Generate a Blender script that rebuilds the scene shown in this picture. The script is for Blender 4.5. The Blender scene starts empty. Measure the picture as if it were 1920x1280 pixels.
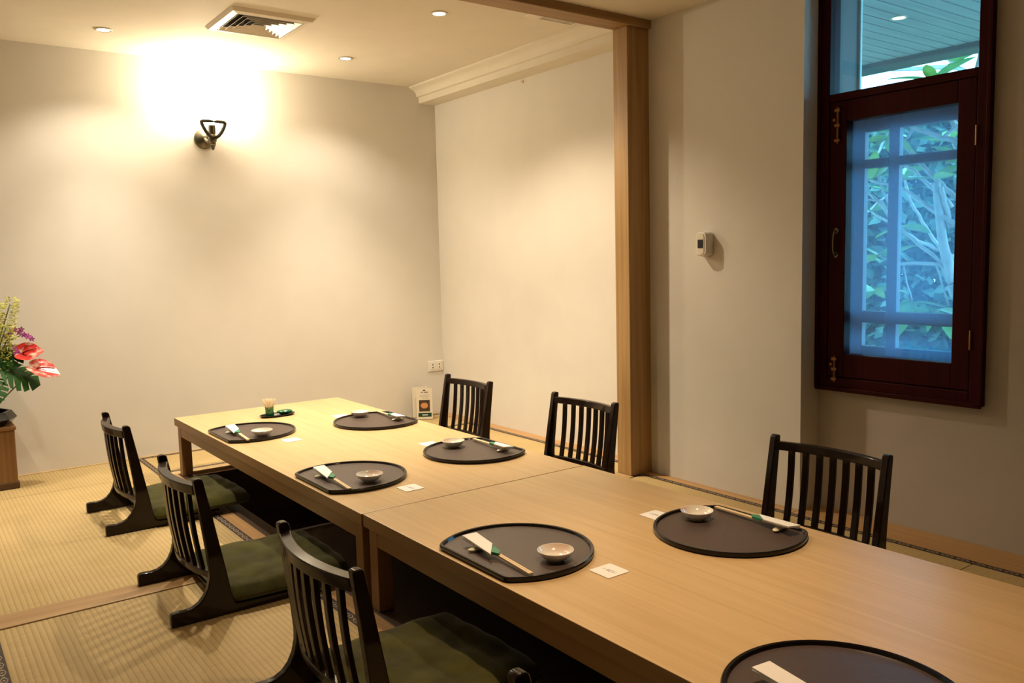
import bpy, bmesh, math, random
from mathutils import Vector, Matrix
random.seed(7)
S = bpy.context.scene
COL = S.collection
PI = math.pi

# ------------------------------------------------------------------ camera
YAW, PITCH, ROLL, FPX, HC = 0.6338, 0.0988, -0.024, 1566.8, 1.0611
def camera():
    cy, sy, cp, sp = math.cos(YAW), math.sin(YAW), math.cos(PITCH), math.sin(PITCH)
    f = Vector((sy*cp, cy*cp, -sp)); r = Vector((cy, -sy, 0)); u = r.cross(f)
    cr, sr = math.cos(ROLL), math.sin(ROLL)
    r2 = r*cr + u*sr; u2 = -r*sr + u*cr
    cam = bpy.data.cameras.new('camera'); o = bpy.data.objects.new('camera', cam); COL.objects.link(o)
    m = Matrix((r2, u2, -f)).transposed().to_4x4(); m.translation = Vector((0, 0, HC))
    o.matrix_world = m
    cam.sensor_fit = 'HORIZONTAL'; cam.sensor_width = 36.0; cam.lens = FPX/1920*36.0
    cam.clip_start = 0.02; cam.clip_end = 200
    S.camera = o
camera()

# ------------------------------------------------------------------ world (overcast daylight), exposure
W = bpy.data.worlds.new('world'); S.world = W; W.use_nodes = True
bg = W.node_tree.nodes['Background']
bg.inputs[0].default_value = (0.20, 0.68, 1.0, 1); bg.inputs[1].default_value = 8.0
S.view_settings.view_transform = 'Standard'; S.view_settings.look = 'None'
S.view_settings.exposure = 0.1; S.view_settings.gamma = 1.0
S.view_settings.use_curve_mapping = False
LAMP = (1.0, 0.865, 0.67)            # warm halogen
LAMP_NEAR = (1.0, 0.70, 0.42)       # warmer lamps of the front half
P_FAR, P_NEAR, P_SCONCE = 56.0, 58.0, 26.0

# ------------------------------------------------------------------ helpers
class MB:
    def __init__(s): s.v = []; s.f = []; s.uv = None
    def add(s, vs, fs):
        n = len(s.v); s.v += [tuple(v) for v in vs]; s.f += [tuple(i+n for i in f) for f in fs]; return s
    def box(s, a, b):
        (x0, y0, z0), (x1, y1, z1) = a, b
        return s.add([(x0,y0,z0),(x1,y0,z0),(x1,y1,z0),(x0,y1,z0),(x0,y0,z1),(x1,y0,z1),(x1,y1,z1),(x0,y1,z1)],
                     [(3,2,1,0),(4,5,6,7),(0,1,5,4),(1,2,6,5),(2,3,7,6),(3,0,4,7)])
    def prism(s, prof, a, b, axis='y'):
        """polygon prof of 2-D points extruded along axis from a to b"""
        mk = {'y': lambda p, t: (p[0], t, p[1]), 'x': lambda p, t: (t, p[0], p[1]), 'z': lambda p, t: (p[0], p[1], t)}[axis]
        n = len(prof)
        vs = [mk(p, a) for p in prof] + [mk(p, b) for p in prof]
        return s.add(vs, [tuple(range(n))[::-1], tuple(range(n, 2*n))] + [(i, (i+1) % n, n+(i+1) % n, n+i) for i in range(n)])
    def lathe(s, prof, n=24, c=(0, 0, 0), axis='z', closed=False):
        vs = []; m = len(prof)
        for i in range(n):
            a = 2*PI*i/n
            for r, z in prof:
                p = (r*math.cos(a), r*math.sin(a), z)
                if axis == 'y': p = (p[0], p[2], p[1])
                if axis == 'x': p = (p[2], p[0], p[1])
                vs.append((p[0]+c[0], p[1]+c[1], p[2]+c[2]))
        fs = []
        for i in range(n):
            j = (i+1) % n
            for k in range(m if closed else m-1):
                l = (k+1) % m
                fs.append((i*m+k, j*m+k, j*m+l, i*m+l))
        s.add(vs, fs)
        if not closed:
            for k in (0, m-1):
                if prof[k][0] > 1e-6: s.f.append(tuple(len(s.v)-n*m+i*m+k for i in range(n)))
        return s
    def tube(s, pts, rad, n=8):
        pts = [Vector(p) for p in pts]
        if not hasattr(rad, '__len__'): rad = [rad]*len(pts)
        vs = []; prev = None
        for i, p in enumerate(pts):
            d = (pts[min(i+1, len(pts)-1)]-pts[max(i-1, 0)]).normalized()
            if prev is None:
                h = Vector((0, 0, 1)) if abs(d.z) < .9 else Vector((1, 0, 0)); e = d.cross(h).normalized()
            else: e = (prev - d*prev.dot(d)).normalized()
            prev = e; g = d.cross(e)
            for k in range(n):
                a = 2*PI*k/n; vs.append(p + (e*math.cos(a)+g*math.sin(a))*rad[i])
        m = len(pts); fs = [(i*n+k, i*n+(k+1) % n, (i+1)*n+(k+1) % n, (i+1)*n+k) for i in range(m-1) for k in range(n)]
        fs += [tuple(range(n))[::-1], tuple((m-1)*n+k for k in range(n))]
        return s.add(vs, fs)
    def sweep(s, pts, wv, hv, w, h):
        """rectangular section (half sizes along the vectors wv and hv) swept along pts"""
        wv = Vector(wv); hv = Vector(hv); vs = []
        for p in pts:
            p = Vector(p)
            for a, b in ((-1,-1),(1,-1),(1,1),(-1,1)): vs.append(p+wv*(a*w)+hv*(b*h))
        m = len(pts); fs = [(i*4+k, i*4+(k+1) % 4, (i+1)*4+(k+1) % 4, (i+1)*4+k) for i in range(m-1) for k in range(4)]
        fs += [(3,2,1,0), tuple((m-1)*4+k for k in range(4))]
        return s.add(vs, fs)

def build(name, mb, mat, parent=None, bevel=0, smooth=None, loc=None, segs=2):
    me = bpy.data.meshes.new(name); me.from_pydata(mb.v, [], mb.f)
    bm = bmesh.new(); bm.from_mesh(me); bmesh.ops.recalc_face_normals(bm, faces=bm.faces); bm.to_mesh(me); bm.free()
    if mb.uv:
        uvl = me.uv_layers.new(name='UVMap')
        for l in me.loops: uvl.data[l.index].uv = mb.uv(me.vertices[l.vertex_index].co)
    if mat: me.materials.append(mat)
    o = bpy.data.objects.new(name, me); COL.objects.link(o)
    if parent: o.parent = parent
    if loc: o.location = loc
    if bevel:
        b = o.modifiers.new('bevel', 'BEVEL'); b.width = bevel; b.segments = segs; b.limit_method = 'ANGLE'; b.angle_limit = math.radians(35)
    if smooth:
        me.polygons.foreach_set('use_smooth', [True]*len(me.polygons))
        if smooth != 'all': me.set_sharp_from_angle(angle=math.radians(38))
    return o
def tag(o, label=None, cat=None, group=None, kind=None):
    for k, v in (('label', label), ('category', cat), ('group', group), ('kind', kind)):
        if v: o[k] = v
    return o
def thing(name, label, cat, loc=(0,0,0), rz=0, group=None):
    o = bpy.data.objects.new(name, None); COL.objects.link(o); o.location = loc; o.rotation_euler = (0,0,rz)
    o.empty_display_size = .05
    return tag(o, label, cat, group)
def struct(name, loc=(0,0,0)):
    o = bpy.data.objects.new(name, None); COL.objects.link(o); o.location = loc; o['kind'] = 'structure'; return o
def copy_tree(o, parent=None):
    c = o.copy(); COL.objects.link(c)
    if parent: c.parent = parent
    for ch in list(o.children): copy_tree(ch, c)
    return c

# ------------------------------------------------------------------ materials
def new_mat(name):
    m = bpy.data.materials.new(name); m.use_nodes = True
    return m, m.node_tree, m.node_tree.nodes['Principled BSDF']
def nd(t, typ, **kw):
    n = t.nodes.new(typ)
    for k, v in kw.items(): setattr(n, k, v)
    return n
def plain(name, col, rough=.5, metal=0, coat=0, spec=None, noise=0, nscale=40, bump=0, sheen=0, emit=None, estr=0):
    m, t, b = new_mat(name)
    b.inputs['Base Color'].default_value = (*col, 1); b.inputs['Roughness'].default_value = rough; b.inputs['Metallic'].default_value = metal
    if coat: b.inputs['Coat Weight'].default_value = coat; b.inputs['Coat Roughness'].default_value = .06
    if spec is not None: b.inputs['Specular IOR Level'].default_value = spec
    if sheen: b.inputs['Sheen Weight'].default_value = sheen; b.inputs['Sheen Roughness'].default_value = .4
    if emit: b.inputs['Emission Color'].default_value = (*emit, 1); b.inputs['Emission Strength'].default_value = estr
    if noise or bump:
        tc = nd(t, 'ShaderNodeTexCoord'); n = nd(t, 'ShaderNodeTexNoise'); n.inputs['Scale'].default_value = nscale; n.inputs['Detail'].default_value = 5
        t.links.new(tc.outputs['Object'], n.inputs['Vector'])
        if noise:
            r = nd(t, 'ShaderNodeValToRGB'); e = r.color_ramp.elements
            e[0].position = .3; e[1].position = .7
            e[0].color = (*[c*(1-noise) for c in col], 1); e[1].color = (*[min(1, c*(1+noise)) for c in col], 1)
            t.links.new(n.outputs['Fac'], r.inputs['Fac']); t.links.new(r.outputs['Color'], b.inputs['Base Color'])
        if bump:
            bp = nd(t, 'ShaderNodeBump'); bp.inputs['Strength'].default_value = bump; bp.inputs['Distance'].default_value = .004
            t.links.new(n.outputs['Fac'], bp.inputs['Height']); t.links.new(bp.outputs['Normal'], b.inputs['Normal'])
    return m
def wood(name, c1, c2, axis='y', rough=.45, fine=70, ring=9, coat=0, contrast=1.0, spec=.4):
    """grain running along axis"""
    m, t, b = new_mat(name)
    tc = nd(t, 'ShaderNodeTexCoord')
    def mp(s, l):
        k = nd(t, 'ShaderNodeMapping'); k.inputs['Scale'].default_value = tuple(l if a == axis else s for a in 'xyz')
        t.links.new(tc.outputs['Object'], k.inputs['Vector']); return k
    n1 = nd(t, 'ShaderNodeTexNoise'); n1.inputs['Scale'].default_value = 1; n1.inputs['Detail'].default_value = 3
    t.links.new(mp(fine, 1.6).outputs[0], n1.inputs['Vector'])
    n2 = nd(t, 'ShaderNodeTexNoise'); n2.inputs['Scale'].default_value = 1; n2.inputs['Detail'].default_value = 2; n2.inputs['Distortion'].default_value = .6
    t.links.new(mp(ring, .45).outputs[0], n2.inputs['Vector'])
    mul = nd(t, 'ShaderNodeMath', operation='MULTIPLY'); mul.inputs[1].default_value = 5.0
    t.links.new(n2.outputs['Fac'], mul.inputs[0])
    fr = nd(t, 'ShaderNodeMath', operation='PINGPONG'); fr.inputs[1].default_value = .5
    t.links.new(mul.outputs[0], fr.inputs[0])
    mx = nd(t, 'ShaderNodeMix'); mx.inputs[0].default_value = .55
    t.links.new(fr.outputs[0], mx.inputs[2]); t.links.new(n1.outputs['Fac'], mx.inputs[3])
    r = nd(t, 'ShaderNodeValToRGB'); e = r.color_ramp.elements
    e[0].position = .5-.26/contrast; e[1].position = .5+.2/contrast; e[0].color = (*c2, 1); e[1].color = (*c1, 1)
    t.links.new(mx.outputs[0], r.inputs['Fac']); t.links.new(r.outputs['Color'], b.inputs['Base Color'])
    b.inputs['Roughness'].default_value = rough; b.inputs['Specular IOR Level'].default_value = spec
    if coat: b.inputs['Coat Weight'].default_value = coat
    bp = nd(t, 'ShaderNodeBump'); bp.inputs['Strength'].default_value = .08; bp.inputs['Distance'].default_value = .002
    t.links.new(n1.outputs['Fac'], bp.inputs['Height']); t.links.new(bp.outputs['Normal'], b.inputs['Normal'])
    return m

M = {}
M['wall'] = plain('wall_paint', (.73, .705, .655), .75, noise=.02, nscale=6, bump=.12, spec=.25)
M['wall2'] = plain('wall_paint_shaded', (.50, .46, .41), .8, noise=.03, nscale=6, bump=.12, spec=.2)  # darker copy of the wall paint: shade of the window recess in the colour
M['ceil'] = plain('ceiling_paint', (.76, .71, .61), .8, noise=.02, nscale=8, bump=.05, spec=.2)
M['white'] = plain('white_plastic', (.80, .77, .70), .35)
M['metalwhite'] = plain('white_enamel', (.78, .72, .62), .4)
M['black'] = plain('black_plastic', (.012, .011, .012), .25)
M['dark'] = plain('dark_void', (.01, .008, .006), .9)
M['oakT'] = wood('table_oak', (.64, .46, .245), (.51, .345, .16), 'y', .34, 95, 10, contrast=.8, spec=.5)
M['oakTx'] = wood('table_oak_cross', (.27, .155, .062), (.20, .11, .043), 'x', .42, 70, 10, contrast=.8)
M['oakA'] = wood('table_oak_shaded', (.27, .155, .062), (.20, .11, .043), 'y', .42, 70, 10, contrast=.8)
M['oakL'] = wood('table_leg_oak', (.29, .16, .065), (.21, .11, .045), 'z', .42, 80, 12, contrast=.8)
M['post'] = wood('post_timber', (.52, .34, .15), (.36, .21, .08), 'z', .4, 60, 14, spec=.4)
M['beam'] = wood('beam_timber', (.42, .27, .12), (.30, .17, .07), 'x', .5, 60, 14)
M['sill'] = wood('sill_timber', (.50, .34, .17), (.36, .22, .10), 'x', .38, 60, 16)
M['board'] = wood('board_timber', (.52, .32, .14), (.38, .21, .08), 'y', .4, 55, 16)
M['kerb'] = wood('kerb_timber', (.52, .32, .14), (.40, .22, .09), 'y', .42, 55, 12)
M['kerbx'] = wood('kerb_timber_cross', (.60, .44, .22), (.46, .31, .14), 'x', .42, 55, 12)
M['lacquer'] = plain('dark_lacquer', (.012, .005, .0028), .4, coat=.5, spec=.06)
M['trayrim'] = plain('black_lacquer', (.006, .0045, .0045), .16, spec=.3)
M['traytop'] = plain('tray_matte', (.066, .044, .036), .42, noise=.12, nscale=120, bump=.05)
M['cushion'] = plain('olive_velvet', (.050, .047, .011), .9, noise=.38, nscale=13, bump=.35, sheen=.25, spec=.08)
M['window'] = wood('red_mahogany', (.050, .004, .005), (.032, .0025, .0035), 'z', .5, 60, 12, spec=.1)
M['brass'] = plain('aged_brass', (.30, .15, .05), .45, .9)
M['bronze'] = plain('dark_bronze', (.16, .15, .11), .32, .9)
M['iron'] = plain('grey_iron', (.045, .042, .034), .5, .3)
M['chrome'] = plain('brushed_steel', (.6, .57, .5), .35, .9)
M['paper'] = plain('white_paper', (.84, .82, .78), .6)
M['ink'] = plain('print_ink', (.22, .22, .21), .7)
M['inklight'] = plain('print_ink_pale', (.45, .43, .40), .7)
M['greenband'] = plain('green_paper', (.03, .22, .12), .5)
M['stick'] = plain('bare_wood', (.72, .55, .33), .55, noise=.08, nscale=90)
M['rest'] = plain('cream_glaze', (.66, .62, .42), .25)
M['greenglaze'] = plain('green_glaze', (.008, .12, .05), .18, coat=.4)
M['tooth'] = plain('toothpick_wood', (.86, .76, .58), .6)
M['menugreen'] = plain('menu_green', (.006, .05, .02), .4)
M['menudark'] = plain('menu_photo_brown', (.06, .035, .02), .4, noise=.5, nscale=60)
M['menufood'] = plain('menu_food', (.55, .25, .10), .4, noise=.5, nscale=160)
M['menucard'] = plain('menu_card', (.70, .64, .53), .35)
M['cabinet'] = wood('stand_wood', (.30, .16, .06), (.20, .10, .035), 'z', .42, 40, 9)
M['cabdark'] = wood('stand_base_wood', (.10, .05, .02), (.07, .035, .015), 'x', .45, 40, 9)
M['cabdarky'] = wood('ledge_wood', (.07, .035, .015), (.045, .022, .010), 'y', .5, 40, 9)
M['leaf'] = plain('monstera_green', (.012, .062, .006), .5, spec=.15, noise=.25, nscale=18)
M['stem'] = plain('stem_green', (.06, .12, .03), .5)
M['orchid'] = plain('orchid_magenta', (.42, .06, .36), .5, noise=.25, nscale=60)
M['golden'] = plain('goldenrod', (.42, .42, .06), .6, noise=.25, nscale=40)
M['spadix'] = plain('spadix_red', (.28, .015, .015), .45)
M['carpet'] = plain('sub_floor', (.10, .07, .05), .9)
M['lens'] = plain('lamp_lens', (1, .95, .85), .4, emit=(1.0, .86, .66), estr=14)
M['shade'] = plain('glowing_glass', (1, .95, .85), .4, emit=(1.0, .86, .64), estr=12)
M['bluewood'] = plain('lattice_daylight_tint', (.14, .16, .19), .6, noise=.1)  # blue tint of the daylight put into the lattice colour
M['tealtrim'] = plain('pale_teal_paint', (.42, .50, .48), .6)
M['plank'] = wood('porch_plank', (.34, .33, .32), (.26, .25, .245), 'x', .6, 40, 8)
M['fascia'] = plain('porch_fascia', (.09, .085, .085), .7)
M['bark'] = plain('frangipani_bark', (.38, .35, .34), .7, noise=.2, nscale=25)
M['frleaf'] = plain('frangipani_leaf', (.16, .36, .12), .45, noise=.2, nscale=12)
M['frleaf2'] = plain('frangipani_young_leaf', (.30, .50, .10), .45, noise=.15, nscale=12)
M['hedge'] = plain('shrub_leaf', (.08, .15, .11), .6, noise=.4, nscale=3)
M['soil'] = plain('garden_soil', (.22, .20, .16), .9, noise=.3, nscale=2)
M['pebble'] = plain('pale_stone', (.75, .75, .72), .7)

def anthurium_mat():
    m, t, b = new_mat('anthurium_red')
    tc = nd(t, 'ShaderNodeTexCoord'); n = nd(t, 'ShaderNodeTexNoise'); n.inputs['Scale'].default_value = 28; n.inputs['Detail'].default_value = 4
    r = nd(t, 'ShaderNodeValToRGB'); e = r.color_ramp.elements
    e[0].position = .46; e[0].color = (.62, .035, .03, 1); e[1].position = .66; e[1].color = (.85, .55, .45, 1)
    t.links.new(tc.outputs['Object'], n.inputs['Vector']); t.links.new(n.outputs['Fac'], r.inputs['Fac'])
    t.links.new(r.outputs['Color'], b.inputs['Base Color']); b.inputs['Roughness'].default_value = .22; b.inputs['Coat Weight'].default_value = .4
    return m
M['anth'] = anthurium_mat()

def tatami_mat(name, along):
    """woven rush: fine stems across the ridges, soft colour drift"""
    m, t, b = new_mat(name)
    tc = nd(t, 'ShaderNodeTexCoord')
    mp = nd(t, 'ShaderNodeMapping'); mp.inputs['Scale'].default_value = (12, 330, 1) if along == 'y' else (330, 12, 1)
    t.links.new(tc.outputs['Object'], mp.inputs['Vector'])
    n = nd(t, 'ShaderNodeTexNoise'); n.inputs['Scale'].default_value = 1; n.inputs['Detail'].default_value = 2
    t.links.new(mp.outputs[0], n.inputs['Vector'])
    n2 = nd(t, 'ShaderNodeTexNoise'); n2.inputs['Scale'].default_value = 3; n2.inputs['Detail'].default_value = 3
    t.links.new(tc.outputs['Object'], n2.inputs['Vector'])
    # dark thread line in each ridge valley
    sp = nd(t, 'ShaderNodeSeparateXYZ'); t.links.new(tc.outputs['Object'], sp.inputs[0])
    dv = nd(t, 'ShaderNodeMath', operation='DIVIDE'); dv.inputs[1].default_value = RIDGE
    t.links.new(sp.outputs['X' if along == 'y' else 'Y'], dv.inputs[0])
    fr = nd(t, 'ShaderNodeMath', operation='PINGPONG'); fr.inputs[1].default_value = .5; t.links.new(dv.outputs[0], fr.inputs[0])
    th = nd(t, 'ShaderNodeMapRange'); th.inputs[1].default_value = .02; th.inputs[2].default_value = .17; th.inputs[3].default_value = .74; th.inputs[4].default_value = 1
    t.links.new(fr.outputs[0], th.inputs[0])
    r = nd(t, 'ShaderNodeValToRGB'); e = r.color_ramp.elements
    e[0].position = .3; e[0].color = (.40, .285, .12, 1); e[1].position = .7; e[1].color = (.53, .395, .19, 1)
    ad = nd(t, 'ShaderNodeMix'); ad.inputs[0].default_value = .5
    t.links.new(n.outputs['Fac'], ad.inputs[2]); t.links.new(n2.outputs['Fac'], ad.inputs[3]); t.links.new(ad.outputs[0], r.inputs['Fac'])
    mu = nd(t, 'ShaderNodeMix', data_type='RGBA', blend_type='MULTIPLY'); mu.inputs[0].default_value = 1
    t.links.new(r.outputs['Color'], mu.inputs[6]); t.links.new(th.outputs[0], mu.inputs[7])
    t.links.new(mu.outputs[2], b.inputs['Base Color']); b.inputs['Roughness'].default_value = .62; b.inputs['Specular IOR Level'].default_value = .3
    bp = nd(t, 'ShaderNodeBump'); bp.inputs['Strength'].default_value = .3; bp.inputs['Distance'].default_value = .002
    t.links.new(n.outputs['Fac'], bp.inputs['Height']); t.links.new(bp.outputs['Normal'], b.inputs['Normal'])
    return m
RIDGE = .0165
M['tatY'] = tatami_mat('tatami_rush_long', 'y'); M['tatX'] = tatami_mat('tatami_rush_cross', 'x')

def heri_mat():
    """brown brocade edging with a chain of pale lozenges; UV: u metres along, v 0..1 across"""
    m, t, b = new_mat('brocade_edging')
    uv = nd(t, 'ShaderNodeUVMap'); sp = nd(t, 'ShaderNodeSeparateXYZ'); t.links.new(uv.outputs[0], sp.inputs[0])
    def mt(op, a, bv=None, c=None):
        n = nd(t, 'ShaderNodeMath', operation=op)
        for i, x in enumerate((a, bv, c)):
            if x is None: continue
            if isinstance(x, (int, float)): n.inputs[i].default_value = x
            else: t.links.new(x, n.inputs[i])
        return n.outputs[0]
    fu = mt('FRACT', mt('DIVIDE', sp.outputs['X'], .052))
    du = mt('DIVIDE', mt('SUBTRACT', fu, .5), .46); dv = mt('DIVIDE', mt('SUBTRACT', sp.outputs['Y'], .5), .34)
    r = mt('ADD', mt('ABSOLUTE', du), mt('MULTIPLY', dv, dv))
    ring = mt('MULTIPLY', mt('GREATER_THAN', r, .62), mt('LESS_THAN', r, .95))
    dot = mt('LESS_THAN', r, .16)
    mask = mt('MAXIMUM', ring, dot)
    mx = nd(t, 'ShaderNodeMix', data_type='RGBA'); mx.inputs[6].default_value = (.022, .010, .008, 1); mx.inputs[7].default_value = (.34, .25, .15, 1)
    t.links.new(mask, mx.inputs[0]); t.links.new(mx.outputs[2], b.inputs['Base Color']); b.inputs['Roughness'].default_value = .6
    return m
M['heri'] = heri_mat()

def glass_mat():
    m, t, b = new_mat('window_glass'); t.nodes.remove(b)
    out = t.nodes['Material Output']; tr = nd(t, 'ShaderNodeBsdfTransparent'); gl = nd(t, 'ShaderNodeBsdfGlossy'); gl.inputs['Roughness'].default_value = .02
    fr = nd(t, 'ShaderNodeFresnel'); fr.inputs[0].default_value = 1.45
    mx = nd(t, 'ShaderNodeMixShader'); t.links.new(fr.outputs[0], mx.inputs[0]); t.links.new(tr.outputs[0], mx.inputs[1]); t.links.new(gl.outputs[0], mx.inputs[2])
    t.links.new(mx.outputs[0], out.inputs[0]); return m
M['glass'] = glass_mat()
def screen_mat():
    """fine insect gauze: mostly see-through, scatters some daylight"""
    m, t, b = new_mat('insect_gauze'); t.nodes.remove(b)
    out = t.nodes['Material Output']; tr = nd(t, 'ShaderNodeBsdfTransparent')
    tl = nd(t, 'ShaderNodeBsdfTranslucent'); tl.inputs[0].default_value = (.30, .52, .85, 1)
    mx = nd(t, 'ShaderNodeMixShader'); mx.inputs[0].default_value = .16
    t.links.new(tr.outputs[0], mx.inputs[1]); t.links.new(tl.outputs[0], mx.inputs[2]); t.links.new(mx.outputs[0], out.inputs[0]); return m
M['screen'] = screen_mat()

# ------------------------------------------------------------------ key dimensions (metres)
ZT = .295
YB, XRW, ZCF = 4.963, 3.044, 2.2105         # back wall, far right wall, far ceiling
XP, YPIER0, YP, ZCN = 2.932, 2.015, 2.857, 2.1494   # pier face, its near end, post face, near ceiling
XW = 3.053                                   # window wall
XL, YF = -1.4, -1.3                          # unseen left wall / wall behind the camera
YB0, YB1 = 2.835, 2.95                       # sliding-door track: sill below, beam above

# ------------------------------------------------------------------ room shell
def wall(name, a, b, mat): 
    o = build(name, MB().box(a, b), mat); o['kind'] = 'structure'; return o
wall('wall_back', (XL-.1, YB, -.5), (XRW+.15, YB+.12, 2.5), M['wall'])
wall('wall_right', (XRW, YB1, -.5), (XRW+.2, YB, 2.5), M['wall'])
wall('wall_pier', (XP, YPIER0, -.5), (XP+.32, YB1, 2.5), M['wall'])
wall('wall_left', (XL-.12, YF, -.5), (XL, YB, 2.5), M['wall'])
wall('wall_front', (XL-.1, YF-.12, -.5), (XW+.2, YF, 2.5), M['cabinet'])  # unseen wall, coloured dark to dim reflections and fill light
# window wall with its opening
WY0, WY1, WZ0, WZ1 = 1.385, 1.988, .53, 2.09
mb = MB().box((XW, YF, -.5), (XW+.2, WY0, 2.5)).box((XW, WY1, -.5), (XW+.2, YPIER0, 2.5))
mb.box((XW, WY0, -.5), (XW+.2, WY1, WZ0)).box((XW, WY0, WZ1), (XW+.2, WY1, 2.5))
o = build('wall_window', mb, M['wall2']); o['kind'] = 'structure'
wall('ceiling', (XL-.1, YB1-.02, ZCF), (XRW+.1, YB+.1, ZCF+.2), M['ceil'])
wall('ceiling_near', (XL-.1, YF-.1, ZCN), (XW+.2, YB0+.01, ZCN+.3), M['ceil'])
# beam over the track, post, cornice
o = build('trim_1', MB().box((XL, YB0, 2.112), (XRW, YB1, ZCN+.02)), M['beam'], bevel=.003); o['kind'] = 'structure'
wall('wall_header', (XL, YB0+.012, ZCN), (XRW, YB1-.004, ZCF+.1), M['ceil'])
o = build('trim_2', MB().box((2.793, 2.853, 0), (XP+.05, YB1-.002, 2.1125)), M['post'], bevel=.003); o['kind'] = 'structure'
prof = [(XRW, ZCF), (2.848, ZCF), (2.848, ZCF-.010), (2.858, ZCF-.013)]
for i in range(7):
    a = i/6*PI/2; prof.append((2.860+.048*math.sin(a)*.9, ZCF-.015-.042*(1-math.cos(a))-.004*i/6))
prof += [(2.908, ZCF-.062), (2.920, ZCF-.064), (2.920, 2.108), (XRW, 2.105)]
o = build('trim_3', MB().prism(prof, YB1, YB, 'y'), M['ceil'], smooth=True); o['kind'] = 'structure'

# ------------------------------------------------------------------ floor: slab, sunken leg well, boards, tatami
KX0, KX1 = 1.045, 2.045      # outer edges of the kerb round the leg well
PX0, PX1, PY0, PY1 = 1.112, 1.98, .35, 4.425
mb = MB()
D = -.03
for a, b in (((XL, YF, -.5), (PX0-.01, YB, D)), ((PX1+.01, YF, -.5), (XW, YB, D)), ((PX0-.01, PY1+.01, -.5), (PX1+.01, YB, D)), ((PX0-.01, YF, -.5), (PX1+.01, PY0-.01, D))):
    mb.box(a, b)
mb.box((PX0-.01, PY0-.01, -.5), (PX1+.01, PY1+.01, -.42))
floor = build('floor', mb, M['carpet']); floor['kind'] = 'structure'
def board(name, a, b, mat): return build(name, MB().box(a, b), mat, floor, bevel=.002)
board('kerb_board', (KX0, .28, D), (1.098, PY1, .001), M['kerb'])
board('ledge_board', (1.099, .28, D), (PX0+.05, PY1, .0005), M['cabdarky'])
board('kerb_board', (1.995, .28, D), (KX1, PY1, .001), M['kerb'])
board('ledge_board', (PX1-.05, .28, D), (1.994, PY1, .0005), M['cabdarky'])
board('kerb_board', (KX0, PY1, D), (KX1, 4.487, .002), M['kerbx'])
board('kerb_board', (PX0+.05, .28, D), (PX1-.05, .36, .001), M['kerbx'])
for a, b in ((PX0+.05, PX0+.06), (PX1-.06, PX1-.05)): board('well_lining', (a, .36, -.43), (b, PY1, -.02), M['cabdark'])
board('well_lining', (PX0+.06, PY1-.012, -.43), (PX1-.06, PY1-.002, -.02), M['cabdark'])
board('sill_board', (XL, YB0, D), (KX0-.001, YB1, .004), M['sill'])
board('sill_board', (KX1+.001, YB0, D), (2.79, YB1, .004), M['sill'])
HF, HN = 2.934, 2.845
board('edge_board', (HF+.034, YB1, D), (XRW, YB, .002), M['board'])
board('edge_board', (HN+.034, YPIER0-.0, D), (XP, YB0+.02, .002), M['board'])
board('edge_board', (HN+.034, -.6, D), (XW, YPIER0-.001, .002), M['board'])
board('edge_board', (XL, YB-.022, D), (HF+.03, YB, .003), M['kerbx'])

def tatami(x0, x1, y0, y1, along='y', edges=''):
    """corrugated rush mat with brocade edging strips on the named sides"""
    mb = MB(); hw = .03
    lo, hi = (x0, x1) if along == 'y' else (y0, y1)
    n = int((hi-lo)/(RIDGE/6)); pts = []
    for i in range(n+1):
        t = lo+(hi-lo)*i/n; ph = (t/RIDGE) % 1.0
        pts.append((t, .0012*abs(math.sin(PI*ph))**.6-.0012))
    vs = []
    for t, z in pts:
        if along == 'y': vs += [(t, y0, z), (t, y1, z)]
        else: vs += [(x0, t, z), (x1, t, z)]
    k = len(pts); fs = [(2*i, 2*i+2, 2*i+3, 2*i+1) for i in range(k-1)]
    mb.add(vs, fs); mb.box((x0, y0, D+.001), (x1, y1, -.006))
    m = build('tatami_mat', mb, M['tatY' if along == 'y' else 'tatX'], floor, smooth='all')
    for e in edges:
        if e in 'lr':
            a = x0 if e == 'l' else x1-hw; box = ((a, y0, -.004), (a+hw, y1, .0012)); f = lambda c, a=a: (c.y, (c.x-a)/hw)
        else:
            a = y0 if e == 'n' else y1-hw; box = ((x0, a, -.004), (x1, a+hw, .0012)); f = lambda c, a=a: (c.x, (c.y-a)/hw)
        q = MB().box(*box); q.uv = f
        build('brocade_edging', q, M['heri'], m)
    return m
tatami(.135, KX0-.002, 1.0, YB0-.001, 'y', 'lr')
tatami(.135, KX0-.002, -.8, .998, 'y', 'lr')
tatami(-.80, .133, 1.0, YB0-.001, 'y', 'lr')
tatami(.12, KX0-.002, YB1+.001, 4.488, 'y', 'lr')
tatami(-.82, .118, YB1+.001, 4.488, 'y', 'lr')
tatami(-.82, KX0-.002, 4.491, YB-.024, 'y', 'r')
tatami(KX0, HF+.033, 4.489, YB-.024, 'x', 'nf')
tatami(KX1+.002, HF+.033, YB1+.001, 4.487, 'y', 'lr')
tatami(KX1+.002, HN+.033, 1.29, YB0-.001, 'y', 'lr')
tatami(KX1+.002, HN+.033, -.6, 1.287, 'y', 'lr')

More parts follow.
